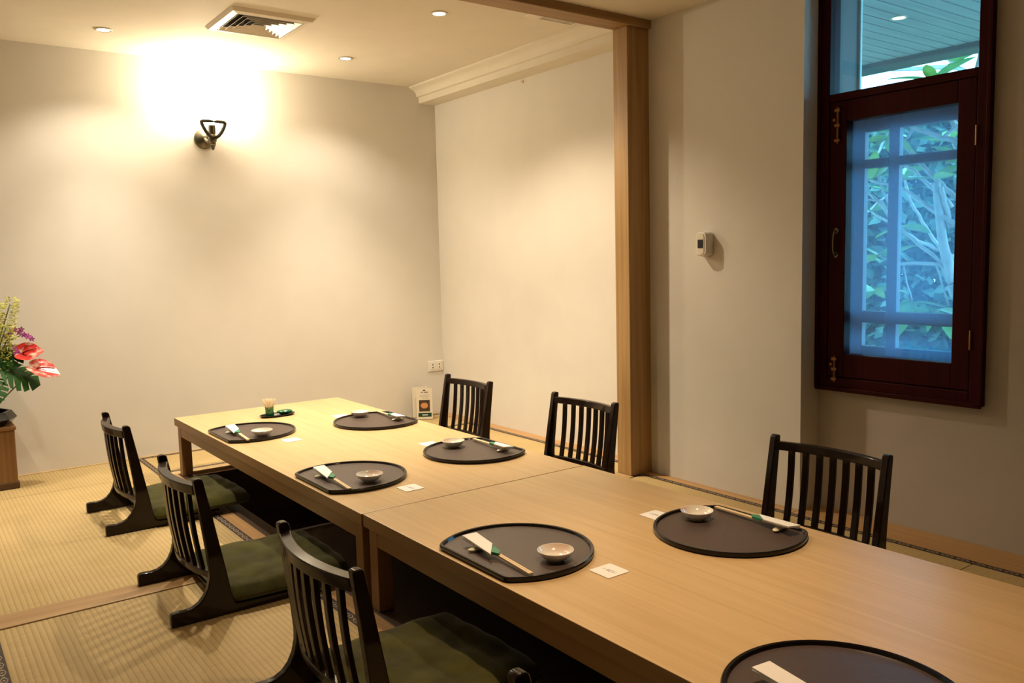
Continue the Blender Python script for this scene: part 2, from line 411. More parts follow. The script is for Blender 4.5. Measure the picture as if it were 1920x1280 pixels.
# ------------------------------------------------------------------ lamps
def downlight(x, y, z, power, label, cat='light', spot=True, scale=1.0, group='recessed ceiling downlights', ang=126, col=LAMP, spill=.5):
    t = thing('recessed_downlight', label, cat, (x, y, z), 0, group)
    r = .041*scale
    build('trim_ring', MB().lathe([(r*.70, -.001), (r*.72, -.0045), (r*.85, -.0065), (r, -.0035), (r, .0005), (r*.70, .0005)], 32, closed=True), M['chrome'], t, smooth=True)
    build('lamp_lens', MB().lathe([(.0001, -.0042), (r*.35, -.004), (r*.69, -.0015), (r*.69, .0003)], 32), M['lens'], t, smooth=True)
    if spot:
        # reflector lamp: a main beam and its weaker, wider spill
        for nm, pw, an in (('lamp_beam', power*1.35, ang*.62), ('lamp_spill', power*spill, ang)):
            l = bpy.data.lights.new(nm, 'SPOT'); l.energy = pw; l.color = col; l.spot_size = math.radians(an); l.spot_blend = 0.6 if nm == 'lamp_spill' else .95; l.shadow_soft_size = .022
            lo = bpy.data.objects.new(nm, l); COL.objects.link(lo); lo.parent = t; lo.location = (0, 0, -.012)
    return t
downlight(.91, 4.51, ZCF, P_FAR, 'small round downlight in the ceiling on the left of the square vent')
downlight(2.15, 4.45, ZCF, P_FAR, 'small round downlight near the back wall between vent and cornice')
downlight(2.147, 3.435, ZCF, P_FAR*1.9, 'small round downlight closest to the timber beam', col=(1.0, .81, .57), ang=128, spill=.85)
downlight(.91, 3.44, ZCF, P_FAR*.9, 'small round downlight outside the view, above the floor chairs')
downlight(-.33, 4.51, ZCF, P_FAR*.8, 'small round downlight outside the view, above the flower stand')
downlight(1.35, 1.25, ZCN, P_NEAR, 'small round downlight outside the view, above the near table end', ang=100, col=LAMP_NEAR)

# wall lamp
def sconce():
    t = thing('wall_lamp', 'bronze wall lamp with a D-shaped iron loop and glowing shade', 'lamp', (1.509, YB, 1.765))
    build('wall_plate', MB().lathe([(.0001, -.028), (.022, -.027), (.034, -.018), (.05, -.012), (.055, -.004), (.055, 0)], 28, (-.018, 0, .018), 'y'), M['bronze'], t, smooth=True)
    build('arm', MB().tube([(-.016, -.02, .012), (-.01, -.05, -.005), (0, -.085, -.006), (0, -.103, .004)], [.015, .012, .012, .014], 12), M['bronze'], t, smooth=True)
    build('hub', MB().lathe([(.0001, -.055), (.007, -.05), (.011, -.035), (.017, -.026), (.014, -.018), (.022, -.004), (.026, .012), (.02, .028), (.016, .034), (.0001, .036)], 24, (0, -.103, 0)), M['bronze'], t, smooth=True)
    build('finial_ring', MB().lathe([(.012, -.022), (.019, -.018), (.012, -.012)], 20, (0, -.103, 0)), M['brass'], t, smooth=True)
    build('lamp_cup', MB().lathe([(.012, .03), (.019, .036), (.019, .078), (.021, .082), (.0001, .083)], 24, (0, -.103, 0)), M['bronze'], t, smooth=True)
    # flat iron loop: straight bar on top, two arms curving down to the hub
    half = [(.010, .012), (.026, .022), (.043, .043), (.056, .066), (.064, .086), (.066, .095), (.060, .100)]
    path = [(-x, -.133, z) for x, z in half]+[(-.03, -.133, .1015), (0, -.133, .102), (.03, -.133, .1015)]+[(x, -.133, z) for x, z in half[::-1]]
    build('iron_loop', MB().tube(path, .0095, 10), M['iron'], t, smooth='all')
    build('loop_pin', MB().tube([(0, -.133, .012), (0, -.133, .1)], .0025, 6), M['brass'], t)
    build('glass_shade', MB().lathe([(.022, .0835), (.036, .095), (.044, .118), (.043, .145), (.047, .165), (.053, .175), (.0001, .165)], 28, (0, -.103, 0)), M['shade'], t, smooth=True)
    l = bpy.data.lights.new('flame', 'POINT'); l.energy = P_SCONCE; l.color = (1.0, .84, .58); l.shadow_soft_size = .04
    lo = bpy.data.objects.new('lamp_flame', l); COL.objects.link(lo); lo.parent = t; lo.location = (0, -.103, .225)
sconce()

# ------------------------------------------------------------------ ceiling vents, socket, sensor, hook
def vent():
    t = thing('ceiling_vent', 'square cream ceiling air diffuser with nested angled louvres', 'vent', (1.502, 4.017, ZCF))
    h, w = .2, .042
    mb = MB()
    ring = [(h, 0), (h-.012, -.016), (h-w, -.020), (h-w, 0)]
    vs = []
    for sx, sy in ((-1,-1),(1,-1),(1,1),(-1,1)):
        for r, z in ring: vs.append((sx*r, sy*r, z))
    n = len(ring)
    mb.add(vs, [(i*n+k, ((i+1) % 4)*n+k, ((i+1) % 4)*n+(k+1) % n, i*n+(k+1) % n) for i in range(4) for k in range(n)])
    build('frame', mb, M['metalwhite'], t, bevel=.0015)
    build('duct', MB().box((-h+w, -h+w, -.004), (h-w, h-w, -.0005)), M['dark'], t)
    for i in range(5):
        a = .153-.027*i; d = .017
        for k in range(4):
            c, s = [(1,0),(0,1),(-1,0),(0,-1)][k]
            def P(u, v, z): return (c*u-s*v, s*u+c*v, z)
            vs = [P(a-d, -(a-d), -.0045), P(a-d, a-d, -.0045), P(a, a, -.0195), P(a, -a, -.0195)]
            vs += [P(a-d-.0014, -(a-d), -.0045), P(a-d-.0014, a-d, -.0045), P(a-.0014, a, -.0195), P(a-.0014, -a, -.0195)]
            build('louvre', MB().add(vs, [(0,1,2,3), (7,6,5,4), (0,4,5,1), (1,5,6,2), (2,6,7,3), (3,7,4,0)]), M['metalwhite'], t)
vent()
def grille():
    t = thing('ceiling_grille', 'narrow cream ceiling access panel with a slotted grille beside the beam', 'vent', (2.655, 3.13, ZCF))
    build('panel', MB().box((-.145, -.12, -.006), (-.062, .13, 0)), M['metalwhite'], t, bevel=.002)
    for a, b in ((.115, .13), (-.12, -.105)): build('frame_bar', MB().box((-.06, a, -.007), (.145, b, 0)), M['metalwhite'], t)
    build('backing', MB().box((-.06, -.105, -.002), (.145, .115, 0)), M['dark'], t)
    for i in range(14):
        x = -.058+i*.0148
        build('slat', MB().box((x, -.105, -.006), (x+.007, .115, -.0022)), M['metalwhite'], t)
grille()
def socket():
    t = thing('wall_socket', 'white double power socket low on the back wall by the corner', 'socket', (2.981, YB, .333))
    build('plate', MB().box((-.06, -.009, -.037), (.06, 0, .037)), M['white'], t, bevel=.004)
    for cx in (-.026, .026):
        m = build('outlet', MB().box((cx-.017, -.0115, -.024), (cx+.017, -.008, .024)), M['white'], t, bevel=.002)
        for cz in (-.009, .011):
            build('pin_hole', MB().lathe([(.0001, -.0125), (.0042, -.0125), (.0042, -.011)], 10, (cx, 0, cz), 'y'), M['black'], m)
socket()
def sensor():
    t = thing('air_freshener', 'rounded white dispenser with a small black window on the pier wall', 'dispenser', (XP, 2.498, 1.105))
    def rr(x, hy, hz, r, n=6):
        pts = []
        for cy, cz, a0 in ((hy-r, hz-r, 0), (-hy+r, hz-r, PI/2), (-hy+r, -hz+r, PI), (hy-r, -hz+r, 1.5*PI)):
            for i in range(n+1):
                a = a0+i/n*PI/2; pts.append((x, cy+r*math.cos(a), cz+r*math.sin(a)))
        return pts
    def loft(rings):
        mb = MB(); n = len(rings[0]); vs = [p for r in rings for p in r]
        fs = [(i*n+k, i*n+(k+1) % n, (i+1)*n+(k+1) % n, (i+1)*n+k) for i in range(len(rings)-1) for k in range(n)]
        return mb.add(vs, fs+[tuple(range(n)), tuple((len(rings)-1)*n+k for k in range(n))])
    build('housing', loft([rr(-.001, .033, .053, .018), rr(-.040, .033, .053, .02), rr(-.047, .029, .049, .02)]), M['white'], t, smooth=True)
    build('front_panel', loft([rr(-.045, .020, .046, .014), rr(-.0495, .019, .045, .014)]), M['metalwhite'], t, smooth=True)
    build('sensor_window', MB().box((-.051, -.015, -.018), (-.048, .015, .02)), M['black'], t, bevel=.001)
    build('base', MB().box((-.02, -.02, -.057), (0, .02, -.05)), M['metalwhite'], t)
sensor()
t = thing('wall_hook', 'tiny cream hook high on the wall under the cornice', 'hook', (XRW, 3.974, 2.085))
build('rose', MB().lathe([(.0001, -.006), (.009, -.005), (.011, 0)], 16, axis='x'), M['metalwhite'], t, smooth=True)
build('peg', MB().tube([(-.003, 0, 0), (-.014, 0, -.003), (-.016, 0, .006)], .0028, 6), M['metalwhite'], t)

# ------------------------------------------------------------------ window
def window():
    t = struct('window_1', (XW, 0, 0))
    y0, y1, z0, z1 = 1.356, 2.012, .503, 2.12
    fx0, fx1 = -.022, .05
    b = dict(bevel=.003)
    def bar(name, ya, yb, za, zb, xa=fx0, xb=fx1, par=t, mat='window'):
        return build(name, MB().box((xa, ya, za), (xb, yb, zb)), M[mat], par, **b)
    bar('frame_stile', y1-.046, y1, z0, z1); bar('frame_stile', y0, y0+.046, z0, z1)
    bar('frame_rail', y0+.046, y1-.046, z0, z0+.05); bar('frame_rail', y0+.046, y1-.046, z1-.05, z1)
    bar('transom_rail', y0+.046, y1-.046, 1.645, 1.674)
    # thin outer lip round the frame
    for a in ((y1-.012, y1+.003, z0, z1), (y0-.003, y0+.012, z0, z1), (y0, y1, z0-.006, z0+.012)): bar('frame_lip', *a, -.032, -.021)
    # opening sash
    s = bpy.data.objects.new('sash', None); COL.objects.link(s); s.parent = t
    sy0, sy1, sz0, sz1 = 1.404, 1.964, .556, 1.643
    gy0, gy1, gz0, gz1 = 1.468, 1.893, .648, 1.565
    bar('sash_stile', gy1, sy1, sz0, sz1, -.018, .03, s); bar('sash_stile', sy0, gy0, sz0, sz1, -.018, .03, s)
    bar('sash_rail', gy0, gy1, sz0, gz0, -.018, .03, s); bar('sash_rail', gy0, gy1, gz1, sz1, -.018, .03, s)
    build('pane', MB().box((.008, gy0-.004, gz0-.004), (.012, gy1+.004, gz1+.004)), M['glass'], s)
    build('pane', MB().box((.008, y0+.044, 1.67), (.012, y1-.044, z1-.045)), M['glass'], t)
    # gauze on the outer side of the sash
    build('insect_screen', MB().box((.026, gy0-.004, gz0-.004), (.0265, gy1+.004, gz1+.004)), M['screen'], s)
    # fittings
    def bolt(z0, z1, y):
        h = build('bolt', MB().tube([(-.027, y, z0), (-.027, y, z1)], .006, 8), M['brass'], s, smooth=True)
        for z in (z0+.012, (z0+z1)/2, z1-.012):
            build('bolt_strap', MB().box((-.034, y-.012, z-.006), (-.018, y+.012, z+.006)), M['brass'], h, bevel=.002)
        build('bolt_knob', MB().lathe([(.0001, -.046), (.006, -.045), (.006, -.03)], 10, (0, y+.006, (z0+z1)/2+.02), 'x'), M['brass'], h)
    bolt(1.48, 1.62, 1.925); bolt(.535, .64, 1.925)
    hd = build('handle', MB().tube([(-.018, 1.93, 1.045), (-.034, 1.93, 1.05), (-.040, 1.93, 1.07), (-.040, 1.93, 1.115), (-.034, 1.93, 1.135), (-.018, 1.93, 1.14)], .0055, 8), M['bronze'], s, smooth='all')
    for z in (1.045, 1.14): build('handle_rose', MB().lathe([(.0001, -.024), (.011, -.022), (.012, -.018)], 14, (0, 1.93, z), 'x'), M['bronze'], hd, smooth=True)
    for z in (1.445, .737):
        build('hinge', MB().tube([(-.024, 1.400, z-.034), (-.024, 1.400, z+.034)], .0045, 8), M['brass'], s, smooth=True)
    # timber lattice panel standing in the outer part of the opening
    l = bpy.data.objects.new('lattice', None); COL.objects.link(l); l.parent = t
    X0, X1 = .105, .135
    ly = [(1.39, 1.452), (1.745, 1.788), (1.888, 1.985)]
    for a, c in ly: bar('lattice_stile', a, c, .535, 1.675, X0, X1, l, 'bluewood')
    for a, c in ((.535, .674), (.768, .816), (1.385, 1.42), (1.528, 1.675)):
        for (p, q) in ((1.452, 1.745), (1.788, 1.888)): bar('lattice_rail', p, q, a, c, X0, X1, l, 'bluewood')
    # reveal boards and outer trim
    bar('reveal_board', 1.984, 1.988, .53, 2.09, .05, .2, t, 'fascia')
    bar('outer_trim', 1.972, 2.05, .45, 2.16, .2, .215, t, 'tealtrim'); bar('outer_trim', 1.32, 1.40, .45, 2.16, .2, .215, t, 'tealtrim')
window()

# ------------------------------------------------------------------ outside: porch and garden
po = struct('porch_ceiling')
PW = .0945
for i in range(52):
    y = .3+i*PW
    build('plank', MB().box((XW+.2, y, 2.4), (5.82, y+PW-.011, 2.42)), M['plank'], po)
build('backing_board', MB().box((XW+.2, .3, 2.425), (5.9, 5.3, 2.44)), M['dark'], po)
build('fascia_board', MB().box((5.80, .3, 2.36), (6.0, 5.3, 2.52)), M['fascia'], po, bevel=.01)
downlight(4.815, 2.68, 2.4, 0, 'round downlight in the dark porch ceiling outside the window', spot=False, scale=1.2, group=None)
o = build('ground', MB().box((XW+.2, -4, -.75), (30, 18, -.55)), M['soil']); o['kind'] = 'structure'

def leaf_mesh(name, L, Wd, mat, droop=.15, n=8):
    mb = MB(); vs = []
    for i in range(n+1):
        u = i/n; w = Wd*math.sin(PI*min(1, u*.98+.01))**.75*(1-.25*u)+.0008
        z = -droop*L*u*u
        vs += [(L*u, -w, z+w*.25), (L*u, 0, z), (L*u, w, z+w*.25)]
    fs = []
    for i in range(n):
        for k in (0, 1): fs.append((i*3+k, i*3+k+1, i*3+3+k+1, i*3+3+k))
    mb.add(vs, fs); mb.add([(x, y, z-.0012) for x, y, z in vs], [f[::-1] for f in fs])
    me = bpy.data.meshes.new(name); me.from_pydata(mb.v, [], mb.f); me.materials.append(mat)
    me.polygons.foreach_set('use_smooth', [True]*len(me.polygons)); return me
LF = [leaf_mesh('leaf_blade', .24, .048, M['frleaf']), leaf_mesh('leaf_blade_young', .20, .045, M['frleaf2'], .05)]
def leaf(parent, p, direction, roll=0, kind=0, scale=1.0):
    o = bpy.data.objects.new('leaf', LF[kind]); COL.objects.link(o); o.parent = parent
    d = Vector(direction).normalized(); q = d.to_track_quat('X', 'Z')
    o.rotation_mode = 'QUATERNION'; o.rotation_quaternion = q @ Matrix.Rotation(roll, 3, 'X').to_quaternion(); o.location = p; o.scale = (scale,)*3
    return o

def frangipani(name, label, base, branches, clusters, group='frangipani trees outside'):
    t = thing(name, label, 'tree', base, 0, group)
    B = Vector(base)
    for pts, r0, r1 in branches:
        n = len(pts); rr = [(r0+(r1-r0)*i/(n-1))*.72 for i in range(n)]
        # subdivide with slight knobbly irregularity
        P = []; Rr = []
        for i in range(n-1):
            for k in range(4):
                u = k/4; p = Vector(pts[i]).lerp(Vector(pts[i+1]), u)
                P.append(p-B+Vector([random.uniform(-.006, .006) for _ in range(3)])); Rr.append((rr[i]+(rr[i+1]-rr[i])*u)*random.uniform(.93, 1.08))
        P.append(Vector(pts[-1])-B); Rr.append(rr[-1])
        build('branch', MB().tube(P, Rr, 8), M['bark'], t, smooth='all')
    for c, n, up, kind in clusters:
        c = Vector(c)-B; a0 = random.uniform(0, 6.28)
        for i in range(n):
            a = a0+i*2.4; el = random.uniform(-.35, .45)+up
            leaf(t, c, (math.cos(a)*math.cos(el), math.sin(a)*math.cos(el), math.sin(el)), random.uniform(-.6, .6), kind if random.random() < .8 else 1-kind, random.uniform(.75, 1.15))
    return t
# tree close to the window: trunk just to the right of the view, limbs reaching left across it
X = 5.0
br = [([(5.15, 1.75, -.6), (5.1, 2.0, .1), (5.05, 2.32, .62), (5.0, 2.42, .85)], .075, .055),
      ([(5.0, 2.42, .85), (5.0, 2.46, 1.0), (4.98, 2.49, 1.2), (4.98, 2.52, 1.45)], .045, .03),
      ([(5.0, 2.46, .98), (5.0, 2.50, .985), (5.05, 2.75, 1.17), (5.05, 2.98, 1.42)], .016, .013),
      ([(5.0, 2.43, .86), (5.0, 2.50, .97), (5.0, 2.75, .97), (4.95, 2.86, 1.02)], .018, .012),
      ([(4.97, 2.35, 1.16), (4.98, 2.6, 1.33), (5.0, 2.74, 1.43), (5.0, 2.95, 1.5)], .02, .014),
      ([(5.05, 2.3, 1.26), (5.05, 2.44, 1.36), (5.05, 2.56, 1.47), (5.05, 2.66, 1.58), (5.0, 2.8, 1.78)], .024, .016),
      ([(5.2, 2.53, 1.31), (5.2, 2.64, 1.42), (5.2, 2.77, 1.55), (5.2, 2.9, 1.62)], .018, .013),
      ([(4.95, 2.2, 1.55), (4.95, 2.38, 1.66), (5.0, 2.5, 1.7), (5.0, 2.68, 1.79), (5.0, 2.9, 1.95)], .026, .016),
      ([(5.1, 2.3, 1.58), (5.1, 2.42, 1.70), (5.1, 2.54, 1.85), (5.1, 2.6, 2.1)], .022, .014),
      ([(5.0, 2.5, 1.7), (5.02, 2.42, 1.77), (5.02, 2.36, 1.9), (5.0, 2.3, 2.2)], .016, .012),
      ([(5.0, 2.68, 1.79), (5.02, 2.72, 1.73), (5.02, 2.8, 1.72)], .014, .01),
      ([(5.0, 2.44, 1.18), (4.98, 2.46, 1.30), (4.97, 2.485, 1.42)], .024, .018),
      ([(5.1, 2.85, 1.3), (5.1, 2.92, 1.42), (5.1, 2.96, 1.55)], .013, .01),
      ([(5.0, 2.80, 1.22), (5.02, 2.88, 1.36), (5.02, 2.98, 1.38)], .012, .009),
      ([(5.0, 2.79, 1.08), (5.0, 2.98, .97)], .011, .008),
      ([(5.0, 2.72, .96), (5.0, 2.66, .74)], .007, .005),
      ([(5.0, 2.52, .96), (5.0, 2.44, .72)], .010, .007),
      ([(5.0, 2.4, 1.02), (5.0, 2.36, 1.12), (5.0, 2.38, 1.3)], .022, .015)]
cl = [((5.0, 2.86, 1.0), 6, .1, 0), ((5.0, 2.92, .82), 7, -.3, 0), ((5.0, 2.66, .74), 6, -.5, 0), ((5.0, 2.50, .70), 6, -.4, 0),
      ((5.0, 2.95, 1.5), 3, .6, 1), ((4.95, 2.72, 1.2), 3, -.1, 1), ((5.0, 2.38, 1.58), 4, .1, 0), ((5.0, 2.95, 1.95), 6, 0, 0), ((5.05, 2.6, 2.05), 7, .1, 0),
      ((5.0, 2.82, 1.75), 5, -.2, 0), ((4.97, 2.53, 1.47), 4, .3, 1)]
frangipani('frangipani_tree', 'pale-branched frangipani close outside the window, bare limbs crossing the panes', (5.15, 1.75, -.55), br, cl)
def rnd_tree(x, y, seed, label, br=(), cl=()):
    random.seed(seed)
    br = list(br); cl = list(cl)
    def grow(p, d, r, lvl):
        pts = [p]; q = Vector(p)
        for i in range(3):
            d = (d+Vector([random.uniform(-.25, .25) for _ in range(3)])+Vector((0, 0, .08))).normalized(); q = q+d*random.uniform(.18, .30); pts.append(tuple(q))
        br.append((pts, r, r*.72))
        if lvl == 0: cl.append((tuple(q), random.randint(5, 7), .15, 0 if random.random() < .7 else 1)); return
        for k in range(3 if lvl > 1 else 2):
            a = random.uniform(0, 6.28); grow(tuple(q), (d+Vector((math.cos(a), math.sin(a), .2))*.8).normalized(), r*.68, lvl-1)
    grow((x, y, -.6), Vector((0, 0, 1)), .06, 3)
    return frangipani('frangipani_tree', label, (x, y, -.55), br, cl)
rnd_tree(6.9, 2.25, 5, 'leafy frangipani standing behind the close one, beyond the porch edge',
         [([(6.9, 2.25, .1), (6.95, 2.5, 1.3), (7.0, 2.9, 2.15), (7.0, 3.4, 2.5), (7.0, 4.1, 2.62)], .05, .02), ([(7.0, 2.9, 2.15), (7.1, 3.05, 2.5), (7.1, 3.1, 3.0)], .03, .02),
          ([(7.0, 3.4, 2.5), (7.0, 3.6, 2.75), (7.0, 3.65, 3.1)], .025, .018), ([(7.0, 3.9, 2.58), (7.05, 4.15, 2.8), (7.1, 4.4, 3.0)], .022, .016)],
         [((7.0, 3.05, 2.45), 5, .3, 0), ((7.0, 3.4, 2.55), 6, .3, 0), ((7.0, 3.75, 2.6), 6, .2, 1), ((7.0, 4.1, 2.65), 7, .2, 0), ((7.05, 3.6, 2.85), 6, .1, 0), ((7.1, 4.35, 2.8), 6, 0, 0)])
rnd_tree(7.4, 4.95, 11, 'spreading frangipani farther left beyond the porch edge')
random.seed(3)
def shrub(name, label, c, size, n, L=.09):
    t = thing(name, label, 'shrub', (c[0], c[1], -.55), 0)
    mb = MB()
    for i in range(n):
        a = random.uniform(0, 2*PI); z = random.random(); r = math.sqrt(random.uniform(.35, 1))
        k = (1-.45*z*z)
        p = Vector((size[0]*r*k*math.cos(a), size[1]*r*k*math.sin(a), size[2]*z))
        d = Vector((random.uniform(-1, 1), random.uniform(-1, 1), random.uniform(-.6, .9))).normalized(); e = d.cross(Vector((random.uniform(-1, 1), random.uniform(-1, 1), 1))).normalized()
        l = L*random.uniform(.6, 1.4); w = l*.32
        mb.add([p, p+d*l*.5+e*w, p+d*l, p+d*l*.5-e*w], [(0, 1, 2, 3)])
    o = build('foliage', mb, M['hedge'], t); o['kind'] = 'stuff'
    for k in range(4):
        a = k*1.6; build('stem', MB().tube([(0, 0, 0), (.1*math.cos(a), .1*math.sin(a), size[2]*.4), (.3*size[0]*math.cos(a), .3*size[1]*math.sin(a), size[2]*.8)], [.03, .02, .008], 6), M['bark'], t)
shrub('garden_shrub', 'dense dark shrub filling the lower panes behind the frangipani', (10.4, 5.5, 0), (.9, 1.12, 3.5), 15000, .17)
shrub('garden_shrub', 'dense dark shrub behind the right-hand panes of the window', (10.4, 3.0, 0), (.9, 1.12, 3.45), 13000, .17)
shrub('garden_shrub', 'dark shrub at the far left of the garden view', (10.4, 8.0, 0), (.9, 1.12, 3.65), 10000, .17)
for i, (y, z) in enumerate(((4.66, 0), (4.22, 0), (4.02, .0), (3.7, 0))):
    mb = MB().lathe([(.0001, 0), (.07, .02), (.085, .3), (.05, .42), (.075, .5), (.0001, .56)], 12)
    t = tag(build('garden_post', mb, M['pebble'], loc=(7.72, y, -.55), smooth=True), ['stubby pale garden post seen low through the small corner pane', 'pale garden post left of the pair in the low pane', 'pale garden post right of the pair in the low pane', 'pale garden post near the edge of the low pane'][i], 'post', 'pale posts in the garden')

# ------------------------------------------------------------------ low tables
def table(x0, y0, y1, label):
    w = .8995
    t = thing('low_table', label, 'table', (x0, y0, 0), 0, 'low oak dining tables')
    L = y1-y0; lw = .05; ov = .01
    tp = build('tabletop', MB().box((0, 0, .256), (w, L, ZT)), M['oakT'], t, bevel=.0018)
    tp.data.materials.append(M['oakA'])      # shade on the sides put into a darker oak colour
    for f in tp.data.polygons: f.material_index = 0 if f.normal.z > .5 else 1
    iy = .018
    for lx in (ov, w-ov-lw):
        for ly in (iy, L-iy-lw): build('leg', MB().box((lx, ly, .001), (lx+lw, ly+lw, .256)), M['oakL'], t, bevel=.002)
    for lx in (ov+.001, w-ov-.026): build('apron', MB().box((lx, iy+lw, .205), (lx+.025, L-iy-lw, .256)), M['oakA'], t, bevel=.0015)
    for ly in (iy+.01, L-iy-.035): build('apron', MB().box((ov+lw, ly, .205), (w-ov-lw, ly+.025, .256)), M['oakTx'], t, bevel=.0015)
    return t
table(1.0946, 2.2905, 4.4143, 'pale oak low table reaching towards the back wall')
table(1.0984, .163, 2.2875, 'pale oak low table in front, butted against the far one')

# ------------------------------------------------------------------ floor chairs
CW, CT = .432, .024
prof_frame = [(0,.0),(0,.034),(.004,.040),(.015,.042),(.040,.040),(.062,.043),(.082,.053),(.098,.070),(.110,.094),(.117,.123),(.118,.150),(.113,.21),(.100,.32),(.087,.424),(.090,.430),(.100,.432),(.110,.430),(.115,.424),(.129,.35),(.152,.224),(.170,.125),(.181,.055),(.186,.038),(.192,.028),(.21,.024),(.44,.022),(.455,.016),(.455,0)]
def back_x(z):   # centre line of the back post at height z
    return .100+(.424-z)*.112
def chair_proto():
    t = thing('floor_chair', '', 'chair', (0,0,0), 0, 'black lacquered floor chairs')
    for s in (-1, 1):
        y = s*(CW/2-CT/2)
        build('side_frame', MB().prism(prof_frame, y-CT/2, y+CT/2, 'y'), M['lacquer'], t, bevel=.003, smooth=True)
    inner = CW/2-CT+.002
    def rail(z, hz, hx, bow, name, dx=0):
        pts = []
        for i in range(17):
            u = -1+2*i/16; pts.append((back_x(z)+dx-bow*(1-u*u), inner*u, z))
        tilt = Vector((-.105, 0, 1)).normalized()
        return build(name, MB().sweep(pts, (1, 0, .1), tilt, hx, hz), M['lacquer'], t, bevel=.003, smooth=True)
    rail(.395, .015, .0145, .034, 'top_rail'); rail(.126, .011, .011, .034, 'lower_rail')
    for i in range(7):
        u = (-3+i)/4.0; y = inner*u
        pts = []
        for k in range(9):
            z = .126+(.395-.126)*k/8; bow = .034*(1-u*u)
            pts.append((back_x(z)-bow-.006*math.sin(PI*k/8), y, z))
        build('slat', MB().sweep(pts, (0, 1, 0), (1, 0, .1), .0106, .0066), M['lacquer'], t, bevel=.002, smooth=True)
    build('seat_board', MB().box((.17, -inner, .012), (.45, inner, .022)), M['lacquer'], t, bevel=.002)
    return t
def cushion_proto():
    n = 28; mb = MB(); a, b, hgt = .215, .232, .056
    vs = []
    def sgn(v): return 1 if v >= 0 else -1
    for i in range(n+1):
        for j in range(n+1):
            u = -1+2*i/n; v = -1+2*j/n
            # square to rounded square
            x = u*math.sqrt(1-v**8*.16); y = v*math.sqrt(1-u**8*.16)
            e = max(abs(u), abs(v)); puff = (1-e**12)**.5
            w = .003*math.sin(9*u+4*v)+.002*math.sin(13*v-3*u)
            vs.append((a*x, b*y, hgt*(.4+.6*puff)+w*puff))
    fs = [(i*(n+1)+j, (i+1)*(n+1)+j, (i+1)*(n+1)+j+1, i*(n+1)+j+1) for i in range(n) for j in range(n)]
    m = len(vs)
    vs2 = []
    for i in range(n+1):
        for j in range(n+1):
            u = -1+2*i/n; v = -1+2*j/n; x = u*math.sqrt(1-v**8*.16); y = v*math.sqrt(1-u**8*.16); e = max(abs(u), abs(v))
            vs2.append((a*x, b*y, hgt*.4*(1-(1-e**14)**.5)))
    mb.v = vs+vs2; mb.f = fs+[tuple(k+m for k in f[::-1]) for f in fs]
    return build('seat_cushion', mb, M['cushion'], smooth='all')
chairs = [(.600, 3.779, 0, 'black slatted floor chair closest to the flower stand'),
          (.578, 2.724, 0, 'black slatted floor chair straddling the wooden floor sill'),
          (.620, 1.746, 0, 'black slatted floor chair in front with the shiny top rail'),
          (.622, .783, 0, 'black floor chair of which only a post tip shows at the bottom edge'),
          (2.535, 3.717, PI, 'black slatted floor chair beside the menu stands, across the table'),
          (2.561, 2.812, PI, 'black slatted floor chair just left of the timber post'),
          (2.518, 1.556, PI, 'black slatted floor chair below the window')]
clabel = ['olive velvet cushion on the chair by the flower stand', 'olive velvet cushion on the chair over the wooden sill', 'olive velvet cushion in front, partly under the near table',
          'olive velvet cushion on the chair at the bottom edge', 'olive velvet cushion across the table by the menu stands', 'olive velvet cushion on the chair left of the post', 'olive velvet cushion on the chair below the window']
cp, qp = chair_proto(), cushion_proto()
for i, (x, y, rz, lab) in enumerate(chairs):
    c = cp if i == 0 else copy_tree(cp)
    c.location = (x, y, .0025); c.rotation_euler = (0, 0, rz); tag(c, lab)
    q = qp if i == 0 else copy_tree(qp)
    s = 1 if rz == 0 else -1
    q.location = (x+s*.375, y, .0255); q.rotation_euler = (0, 0, rz+[.02, -.03, .03, 0, 0, .02, -.02][i])
    tag(q, clabel[i], 'cushion', 'olive velvet seat cushions')

# ------------------------------------------------------------------ place settings
TR, TCUT = .2065, .142
def tray_outline(r, cut, n=60, rc=.026):
    """circle cut by a straight side at x=-cut, the two corners rounded with radius rc"""
    # corner circle centre: rc from the straight side, r-rc from the middle
    cx = -cut+rc; cy = math.sqrt((r-rc)**2-cx*cx); at = math.atan2(cy, cx); pts = []
    for i in range(n+1): a = -at+2*at*i/n; pts.append((r*math.cos(a), r*math.sin(a)))
    for i in range(1, 7): a = at+(PI-at)*i/6; pts.append((cx+rc*math.cos(a), cy+rc*math.sin(a)))
    for i in range(0, 6): a = PI+(PI-at)*i/6; pts.append((cx+rc*math.cos(a), -cy+rc*math.sin(a)))
    return pts
def tray_proto():
    t = thing('half_moon_tray', '', 'tray')
    o0 = tray_outline(TR-.004, TCUT-.004); o1 = tray_outline(TR, TCUT); o2 = tray_outline(TR-.002, TCUT-.002); o3 = tray_outline(TR-.008, TCUT-.008); o4 = tray_outline(TR-.012, TCUT-.012)
    rings = [[(x, y, .0005) for x, y in o0], [(x, y, .006) for x, y in o1], [(x, y, .0125) for x, y in o1], [(x, y, .015) for x, y in o2], [(x, y, .0145) for x, y in o3], [(x, y, .0075) for x, y in o4]]
    n = len(o0); mb = MB(); mb.add([p for r in rings for p in r], [(i*n+k, i*n+(k+1) % n, (i+1)*n+(k+1) % n, (i+1)*n+k) for i in range(len(rings)-1) for k in range(n)]+[tuple(range(n))])
    build('rim', mb, M['trayrim'], t, smooth=True)
    mb = MB(); mb.prism(tray_outline(TR-.0115, TCUT-.0115), .004, .008, 'z'); build('tray_surface', mb, M['traytop'], t)
    return t
